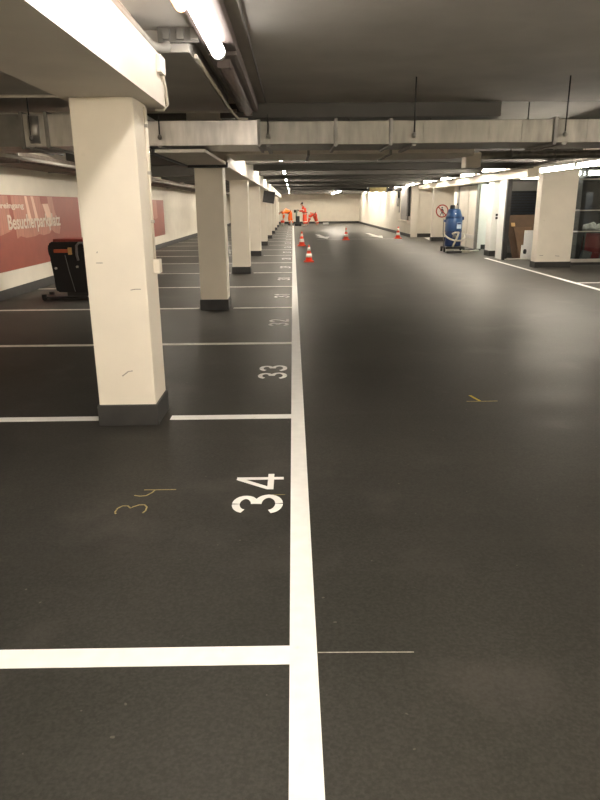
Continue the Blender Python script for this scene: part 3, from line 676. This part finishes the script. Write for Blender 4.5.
# ------------------------------------------------------------------ black trolley case on the left
tc = thing('trolley_case', 'black wheeled case with dark red top beside the nearest column', 'case', (-3.42, 10.5, 0))
mb = MB()
prof = [(-3.68, .13), (-3.71, .20), (-3.715, .62), (-3.75, .68), (-3.765, .77), (-3.75, .86), (-3.68, .905), (-3.20, .915), (-3.10, .87), (-3.06, .78), (-3.06, .16), (-3.12, .12)]
mb.prism([(x, 10.25, z) for x, z in prof], (0, .42, 0)); bmesh.ops.bevel(mb.bm, geom=list(mb.bm.edges), offset=.018, segments=2, affect='EDGES'); mb.build('case_body', 'black_fab', tc)
B(-3.66, -3.20, 10.23, 10.69, .895, .94, bev=.02).build('lid', 'red_lid', tc)
s_ = B(-3.66, -3.42, 10.215, 10.25, .735, .785, bev=.01).build('carry_strap', 'orange_strap', tc)
B(-3.44, -3.39, 10.205, 10.25, .705, .81, bev=.006).build('strap_tag', 'tag', s_)
mb = MB(); mb.tube([(-3.30, 10.22, .62), (-3.30, 10.18, .70), (-3.29, 10.17, .84), (-3.25, 10.17, .88), (-3.19, 10.17, .88), (-3.15, 10.17, .84), (-3.15, 10.18, .66), (-3.17, 10.22, .58)], .018, 10); mb.build('loop_handle', 'grey_plastic', tc)
for x, z in ((-3.66, .50), (-3.33, .52)): MB().tube([(x, 10.25, z), (x, 10.225, z)], .018, 10).build('rivet', 'steel', tc)
mb = MB(); mb.tube([(-3.50, 10.24, .70), (-3.46, 10.235, .45), (-3.40, 10.24, .14)], .006, 8); mb.build('zip', 'grey_plastic', tc)
B(-3.92, -2.95, 10.26, 10.62, .035, .065, bev=.008).build('base_frame', 'black', tc)
B(-3.55, -3.12, 10.30, 10.60, .06, .15, bev=.01).build('base_block', 'black', tc)
for x in (-3.90, -3.0):
    for y in (10.27, 10.60):
        w = MB().tube([(x, y-.014, .035), (x, y+.014, .035)], .035, 14).build('caster', 'black', tc)
        B(x-.035, x+.035, y-.025, y+.025, .045, .10, bev=.008).build('caster_fork', 'black', w)
MB().tube([(-3.20, 10.22, .06), (-3.14, 10.20, .14)], .014, 8).build('lever', 'steel', tc)

# ------------------------------------------------------------------ cones
def cone(loc, s, label):
    x, y = loc
    t = thing('traffic_cone', label, 'cone', (x, y, 0), 'orange and white traffic cones')
    B(x-.15*s, x+.15*s, y-.15*s, y+.15*s, 0, .035*s, bev=.012*s).build('base', 'cone_red', t)
    H = .50*s; r = lambda z: (.115-.095*z/H*1.0)*s if False else (.112*(1-z/H)+.022*(z/H))*s
    body = MB().lathe((x, y, 0), [(r(.03*s), .03*s), (r(H)*1.0, H-.012*s), (.012*s, H)], 24).build('cone_body', 'cone_red', t)
    for a, b_ in ((.14, .25), (.335, .425)):
        MB().lathe((x, y, 0), [(r(a*s)+.003, a*s), (r(b_*s)+.003, b_*s)], 24).build('reflective_band', 'cone_white', body)
    return t
cone((.40, 16.95), .86, 'nearest traffic cone, standing just right of the long white line')
cone((.31, 23.7), 1.0, 'second traffic cone beside the long white line, in front of the workers')
cone((2.17, 27.4), .96, 'traffic cone in the middle of the lane between the two floor arrows')
cone((4.42, 28.2), .98, 'traffic cone at the right of the lane near the far right wall')

# ------------------------------------------------------------------ blue vacuum cleaner
vx, vy = 4.83, 20.2
v = thing('industrial_vacuum', 'tall blue industrial vacuum cleaner with grey hose by the no-pedestrians sign', 'vacuum cleaner', (vx, vy, 0))
MB().lathe((vx, vy, 0), [(.20, .16), (.235, .18), (.24, .22), (.24, .58), (.235, .60)], 32).build('dust_drum', 'vac_dark', v)
MB().lathe((vx, vy, 0), [(.245, .60), (.25, .62), (.25, .96), (.235, .99), (.225, 1.0)], 32).build('filter_chamber', 'vac_blue', v)
MB().lathe((vx, vy, 0), [(.235, 1.0), (.235, 1.03), (.19, 1.18), (.17, 1.235), (.05, 1.25)], 32).build('motor_head', 'vac_blue', v)
MB().lathe((vx-.06, vy, 0), [(.07, 1.23), (.075, 1.25), (.075, 1.33), (.06, 1.35), (.02, 1.355)], 20).build('exhaust_cap', 'black', v)
for z in (.59, .995): MB().lathe((vx, vy, z), [(.252, 0), (.256, .012), (.252, .024)], 32).build('clamp_ring', 'vac_dark', v)
B(vx-.30, vx-.24, vy-.06, vy+.04, .86, .94, bev=.012).build('side_latch', 'vac_dark', v)
B(vx+.24, vx+.29, vy-.06, vy+.04, .92, 1.02, bev=.012).build('side_latch', 'vac_dark', v)
lb = B(vx+.04, vx+.17, vy-.252, vy-.236, .68, .86, bev=.004).build('label_plate', 'label_blue', v)
B(vx+.045, vx+.165, vy-.2555, vy-.2515, .80, .855).build('label_header', 'vac_dark', lb)
B(vx-.02, vx+.01, vy-.215, vy-.195, 1.08, 1.12, bev=.004).build('switch', 'label', v)
B(vx-.26, vx+.26, vy-.26, vy+.26, .09, .15, bev=.015).build('chassis', 'black', v)
for sx in (-1, 1):
    for sy in (-1, 1):
        MB().tube([(vx+sx*.27, vy+sy*.20, .075), (vx+sx*.31, vy+sy*.20, .075)], .075, 18).build('wheel', 'black', v)
    MB().tube([(vx+sx*.22, vy+.20, .15), (vx+sx*.25, vy+.25, .60), (vx+sx*.25, vy+.26, .95)], .014, 10).build('push_bar', 'grey_metal', v)
MB().lathe((vx-.02, vy-.27, .46), [(.05, -.05), (.055, 0), (.05, .05)], 16).build('hose_inlet', 'grey_plastic', v)
mb = MB()
pts = []
for k in range(15):
    a = PI*1.08+(PI*.98)*k/14
    pts.append((vx+.02+.31*math.cos(a), vy+.31*math.sin(a)-.02, .50-.17*math.sin(PI*k/14)))
mb.tube(pts, .026, 10); mb.build('hose', 'hose', v)
mb = MB(); mb.tube([(vx+.10, vy-.28, .58), (vx+.06, vy-.31, .45), (vx-.02, vy-.33, .28), (vx-.08, vy-.34, .16)], .028, 10); mb.build('hose', 'hose', v)
mb = MB(); mb.tube([(vx-.10, vy-.28, .53), (vx, vy-.30, .57), (vx+.10, vy-.29, .57)], .026, 10); mb.build('hose', 'hose', v)
mb = MB(); mb.tube([(vx-.05, vy-.42, .03), (vx+.2, vy-.46, .03), (vx+.5, vy-.40, .035), (vx+.75, vy-.15, .035)], .028, 10); o = mb.build('floor_wand', 'steel'); tag(o, 'pale vacuum wand lying on the floor right of the blue vacuum cleaner', 'wand')
fn = thing('floor_nozzle', 'wide black and white suction nozzle on the floor by the vacuum', 'nozzle', (vx-.05, vy-.62, 0))
B(vx-.32, vx+.12, vy-.70, vy-.55, .0, .06, bev=.012).build('nozzle_body', 'black', fn)
B(vx+.13, vx+.36, vy-.66, vy-.50, .0, .07, bev=.015).build('nozzle_joint', 'hose', fn)
mb = MB(); mb.tube([(vx+.40, vy+.12, .02), (vx+.48, vy+.3, .02), (vx+.62, vy+.25, .03), (vx+.78, vy+.42, .03), (vx+.95, vy+.32, .03)], .02, 10); tag(mb.build('power_cable', 'black'), 'dark cable lying on the floor behind the vacuum wand', 'cable')

# ------------------------------------------------------------------ workers
def skin_obj(name, nodes, edges, m, parent, sub=1, root=0):
    names = list(nodes); me = bpy.data.meshes.new('t')
    me.from_pydata([nodes[n][0] for n in names], [(names.index(a), names.index(b_)) for a, b_ in edges], [])
    o = bpy.data.objects.new('t', me); COL.objects.link(o)
    sk = o.modifiers.new('s', 'SKIN'); sk.use_smooth_shade = True; sk.branch_smoothing = .3
    lay = me.skin_vertices[0].data
    for i, n in enumerate(names):
        r = nodes[n][1]; lay[i].radius = (r, r) if not isinstance(r, tuple) else r; lay[i].use_root = (i == root)
    ss = o.modifiers.new('d', 'SUBSURF'); ss.levels = sub; ss.render_levels = sub
    ev = o.evaluated_get(bpy.context.evaluated_depsgraph_get())
    nm = bpy.data.meshes.new_from_object(ev); nm.name = name
    bpy.data.objects.remove(o); bpy.data.meshes.remove(me)
    nm.materials.clear(); nm.materials.append(M[m])
    for p_ in nm.polygons: p_.use_smooth = True
    q = bpy.data.objects.new(name, nm); COL.objects.link(q); q.parent = parent
    return q
def person(label, loc, J, top, trousers, boots, hairm='hair', face=(-1, 0, -.3)):
    """J: joint positions relative to the ground point under the person"""
    t = thing('person', label, 'person', loc)
    V_ = {k: Vector(p_) for k, p_ in J.items()}
    hd = V_['head']; nk = V_['neck']; up = (hd-nk).normalized(); fc = Vector(face).normalized(); fc = (fc-up*fc.dot(up)).normalized(); sd = up.cross(fc)
    nodes = {'pelvis': (V_['pelvis'], .125), 'spine': (V_['spine'], .12), 'chest': (V_['chest'], .135), 'neck': (nk, .055), 'head': (hd, .085), 'crown': (hd+up*.09, .075)}
    nodes['nose'] = (hd+fc*.10-up*.005, .014)
    edges = [('pelvis', 'spine'), ('spine', 'chest'), ('chest', 'neck'), ('neck', 'head'), ('head', 'crown'), ('head', 'nose')]
    for s in 'LR':
        sg = 1 if s == 'L' else -1
        nodes['ear'+s] = (hd+sd*sg*.088, .016); edges.append(('head', 'ear'+s))
        for a, r in (('shoulder', .068), ('elbow', .045), ('wrist', .030), ('hip', .095), ('knee', .062), ('ankle', .042), ('toe', .040)): nodes[a+s] = (V_[a+s], r)
        edges += [('chest', 'shoulder'+s), ('shoulder'+s, 'elbow'+s), ('elbow'+s, 'wrist'+s), ('pelvis', 'hip'+s), ('hip'+s, 'knee'+s), ('knee'+s, 'ankle'+s), ('ankle'+s, 'toe'+s)]
        d_ = (V_['wrist'+s]-V_['elbow'+s]).normalized(); ac = d_.cross(Vector((0, 0, 1)));
        if ac.length < .2: ac = d_.cross(Vector((0, 1, 0)))
        ac.normalize(); cu = d_.cross(ac)
        w_ = V_['wrist'+s]; pm = w_+d_*.075
        nodes['palm'+s] = (pm, (.036, .018)); edges.append(('wrist'+s, 'palm'+s))
        for k, (off, ln) in enumerate(((-.030, .060), (-.010, .075), (.010, .080), (.029, .068))):
            b0 = pm+ac*off+d_*.03; b1 = b0+d_*ln*.5+cu*.010; b2_ = b1+d_*ln*.38+cu*.024
            for q, (pp, rr_) in enumerate(((b0, .010), (b1, .009), (b2_, .008))): nodes['f%s%d%d' % (s, k, q)] = (pp, rr_)
            edges += [('palm'+s, 'f%s%d0' % (s, k)), ('f%s%d0' % (s, k), 'f%s%d1' % (s, k)), ('f%s%d1' % (s, k), 'f%s%d2' % (s, k))]
        b0 = w_+d_*.035-ac*.032+cu*.006; b1 = b0+(d_*.7-ac*.7+cu*.3).normalized()*.035; b2_ = b1+(d_-ac*.2+cu*.3).normalized()*.028
        for q, (pp, rr_) in enumerate(((b0, .012), (b1, .010), (b2_, .009))): nodes['t%s%d' % (s, q)] = (pp, rr_)
        edges += [('wrist'+s, 't%s0' % s), ('t%s0' % s, 't%s1' % s), ('t%s1' % s, 't%s2' % s)]
    skin_obj('body', nodes, edges, 'skin', t)
    L_ = lambda a, b_, k: V_[a].lerp(V_[b_], k)
    j = {'pelvis': (V_['pelvis'], .175), 'spine': (V_['spine'], .17), 'chest': (V_['chest'], .19), 'collar': (L_('chest', 'neck', .75), .085)}
    e = [('pelvis', 'spine'), ('spine', 'chest'), ('chest', 'collar')]
    for s in 'LR':
        j['sh'+s] = (V_['shoulder'+s], .105); j['el'+s] = (V_['elbow'+s], .082); j['cuff'+s] = (L_('elbow'+s, 'wrist'+s, .85), .060)
        e += [('chest', 'sh'+s), ('sh'+s, 'el'+s), ('el'+s, 'cuff'+s)]
    jk = skin_obj('jacket', j, e, top, t, root=1)
    j = {'waist': (L_('pelvis', 'spine', .25), .185), 'pelvis': (V_['pelvis'], .195)}; e = [('waist', 'pelvis')]
    for s in 'LR':
        j['hip'+s] = (V_['hip'+s], .145); j['kn'+s] = (V_['knee'+s], .112); j['hem'+s] = (L_('knee'+s, 'ankle'+s, .86), .098)
        e += [('pelvis', 'hip'+s), ('hip'+s, 'kn'+s), ('kn'+s, 'hem'+s)]
    tr_ = skin_obj('trousers', j, e, trousers, t, root=1)
    for s in 'LR':
        a = L_('knee'+s, 'ankle'+s, .35); b_ = L_('knee'+s, 'ankle'+s, .50)
        q = MB().tube([world_loc(t)+a, world_loc(t)+b_], [.114, .110], 14, caps=False).build('reflective_strip', 'reflect', tr_)
        a = L_('elbow'+s, 'shoulder'+s, .25); b_ = L_('elbow'+s, 'shoulder'+s, .42)
        MB().tube([world_loc(t)+a, world_loc(t)+b_], [.094, .098], 14, caps=False).build('reflective_strip', 'reflect', jk)
        an = V_['ankle'+s]; to = V_['toe'+s]
        skin_obj('boot', {'a': (an+Vector((0, 0, .05)), .060), 'b': (Vector((an.x, an.y, .050)), .055), 'c': (to+Vector((0, 0, .008)), .046)}, [('a', 'b'), ('b', 'c')], boots, t, root=1)
    bel = V_['pelvis'].lerp(V_['spine'], .35); bd = (V_['spine']-V_['pelvis']).normalized()
    MB().tube([world_loc(t)+bel-bd*.02, world_loc(t)+bel+bd*.02], .20, 16).build('belt', 'boot', t)
    skin_obj('hair', {'a': (hd-fc*.035+up*.02, .112), 'b': (hd-fc*.02+up*.10, .108), 'c': (hd-fc*.06-up*.05, .08)}, [('c', 'a'), ('a', 'b')], hairm, t, root=1)
    for sg in (-1, 1):
        c_ = world_loc(t)+hd+fc*.083+sd*sg*.032+up*.03
        MB().lathe(c_, [(.003, -.011), (.009, -.006), (.011, 0), (.009, .006), (.003, .011)], 10).build('eye', 'black', t)
    mc = world_loc(t)+hd+fc*.082-up*.05
    MB().tube([mc-sd*.025, mc+fc*.006, mc+sd*.025], .006, 8).build('mouth', 'sign_ring', t)
    return t
person('worker in bright orange bending down at the left of the far end', (-.42, 48, 0), {
    'pelvis': (0.260, 0, .86), 'spine': (0.078, 0, 1.00), 'chest': (-0.234, 0, .97), 'neck': (-0.43, 0, .86), 'head': (-0.56, 0, .82),
    'shoulderL': (-0.312, -.19, .93), 'elbowL': (-0.20, -.20, .66), 'wristL': (-0.26, -.14, .44), 'shoulderR': (-0.312, .19, .93), 'elbowR': (-0.22, .20, .66), 'wristR': (-0.28, .14, .44),
    'hipL': (0.260, -.10, .80), 'kneeL': (0.156, -.11, .44), 'ankleL': (0.286, -.12, .08), 'toeL': (0.052, -.13, .04), 'hipR': (0.260, .10, .80), 'kneeR': (0.286, .11, .44), 'ankleR': (0.442, .12, .08), 'toeR': (0.221, .13, .04)},
    'orange', 'orange', 'boot', face=(-.5, 0, -1))
person('worker in orange-red standing and pushing the black floor machine', (.76, 46, 0), {
    'pelvis': (.06, 0, .82), 'spine': (.05, 0, .98), 'chest': (-.02, 0, 1.18), 'neck': (-.09, 0, 1.33), 'head': (-.15, 0, 1.43),
    'shoulderL': (-.03, -.19, 1.22), 'elbowL': (-.10, -.24, .97), 'wristL': (-.36, -.16, 1.00), 'shoulderR': (-.03, .19, 1.22), 'elbowR': (-.12, .24, .97), 'wristR': (-.36, .16, 1.00),
    'hipL': (.06, -.10, .77), 'kneeL': (.0, -.11, .43), 'ankleL': (.04, -.12, .08), 'toeL': (-.15, -.13, .04), 'hipR': (.06, .10, .77), 'kneeR': (.10, .11, .43), 'ankleR': (.20, .12, .08), 'toeR': (.02, .13, .04)},
    'orange_red', 'orange_red', 'pale_boot', face=(-1, 0, -.2))
person('worker in orange-red crouching with hands on the floor right of the machine', (1.45, 47.5, 0), {
    'pelvis': (.10, 0, .72), 'spine': (-.02, 0, .82), 'chest': (-.18, 0, .74), 'neck': (-.26, 0, .58), 'head': (-.27, -.05, .47),
    'shoulderL': (-.22, -.19, .68), 'elbowL': (-.30, -.22, .42), 'wristL': (-.36, -.18, .19), 'shoulderR': (-.22, .19, .68), 'elbowR': (-.28, .22, .42), 'wristR': (-.34, .18, .19),
    'hipL': (.12, -.10, .66), 'kneeL': (.20, -.14, .38), 'ankleL': (.34, -.14, .08), 'toeL': (.20, -.16, .04), 'hipR': (.12, .10, .66), 'kneeR': (.16, .14, .38), 'ankleR': (.28, .14, .08), 'toeR': (.12, .16, .04)},
    'orange_red', 'orange_red', 'pale_boot', face=(-.2, 0, -1))
tag(B(.08, .24, 47.80, 47.98, .86, 1.06, bev=.04).build('tool_pouch', 'black_fab'), 'black tool pouch on the hip of the bending left worker', 'pouch')
bk = thing('bucket', 'small red and white bucket under the hands of the left worker', 'bucket', (-.72, 47.60, 0))
MB().lathe((-.72, 47.60, 0), [(.10, 0), (.125, .17), (.125, .18)], 20).build('bucket_body', 'cone_white', bk)
MB().lathe((-.72, 47.60, 0), [(.128, .18), (.14, .34), (.13, .345)], 20).build('bucket_top', 'cone_red', bk)
fm_ = thing('floor_machine', 'black floor machine with grey-green column left of the standing worker', 'floor machine', (.20, 45.9, 0))
MB().lathe((.20, 45.9, 0), [(.20, .02), (.21, .05), (.21, .16), (.15, .22), (.10, .24)], 24).build('brush_cover', 'black', fm_)
B(.06, .34, 45.75, 46.05, .20, .66, bev=.04).build('motor_body', 'black', fm_)
MB().tube([(.12, 45.9, .62), (.13, 45.9, .86), (.18, 45.9, 1.08)], .06, 12).build('column', 'green_grey', fm_)
MB().tube([(.28, 45.70, 1.02), (.26, 45.76, 1.05), (.18, 45.9, 1.07), (.26, 46.04, 1.05), (.28, 46.10, 1.02)], .02, 10).build('handlebar', 'black', fm_)
for y in (45.72, 46.08): MB().tube([(.37, y-.02, .09), (.37, y+.02, .09)], .09, 16).build('wheel', 'black', fm_)
B(.33, .40, 45.80, 46.0, .08, .22).build('wheel_bracket', 'black', fm_)
fm_.location.x += .13
tag(MB().lathe((-.10, 46.6, 0), [(.07, 0), (.075, .02), (.075, .22), (.03, .27), (.03, .31)], 16).build('bottle', 'label'), 'white bottle on the floor left of the black floor machine', 'bottle')
tag(B(2.2, 2.6, 48.9, 49.2, 0, .12, bev=.03).build('white_bag', 'label'), 'small white bag lying before the far wall right of the workers', 'bag')

# ------------------------------------------------------------------ world and view
w = bpy.data.worlds.new('world'); SC.world = w; w.use_nodes = True
w.node_tree.nodes['Background'].inputs['Color'].default_value = (.02, .02, .02, 1)
w.node_tree.nodes['Background'].inputs['Strength'].default_value = .3
vs = SC.view_settings; vs.view_transform = 'Standard'; vs.look = 'None'; vs.gamma = 1; vs.exposure = 1.32
try: vs.use_curve_mapping = False
except Exception: pass
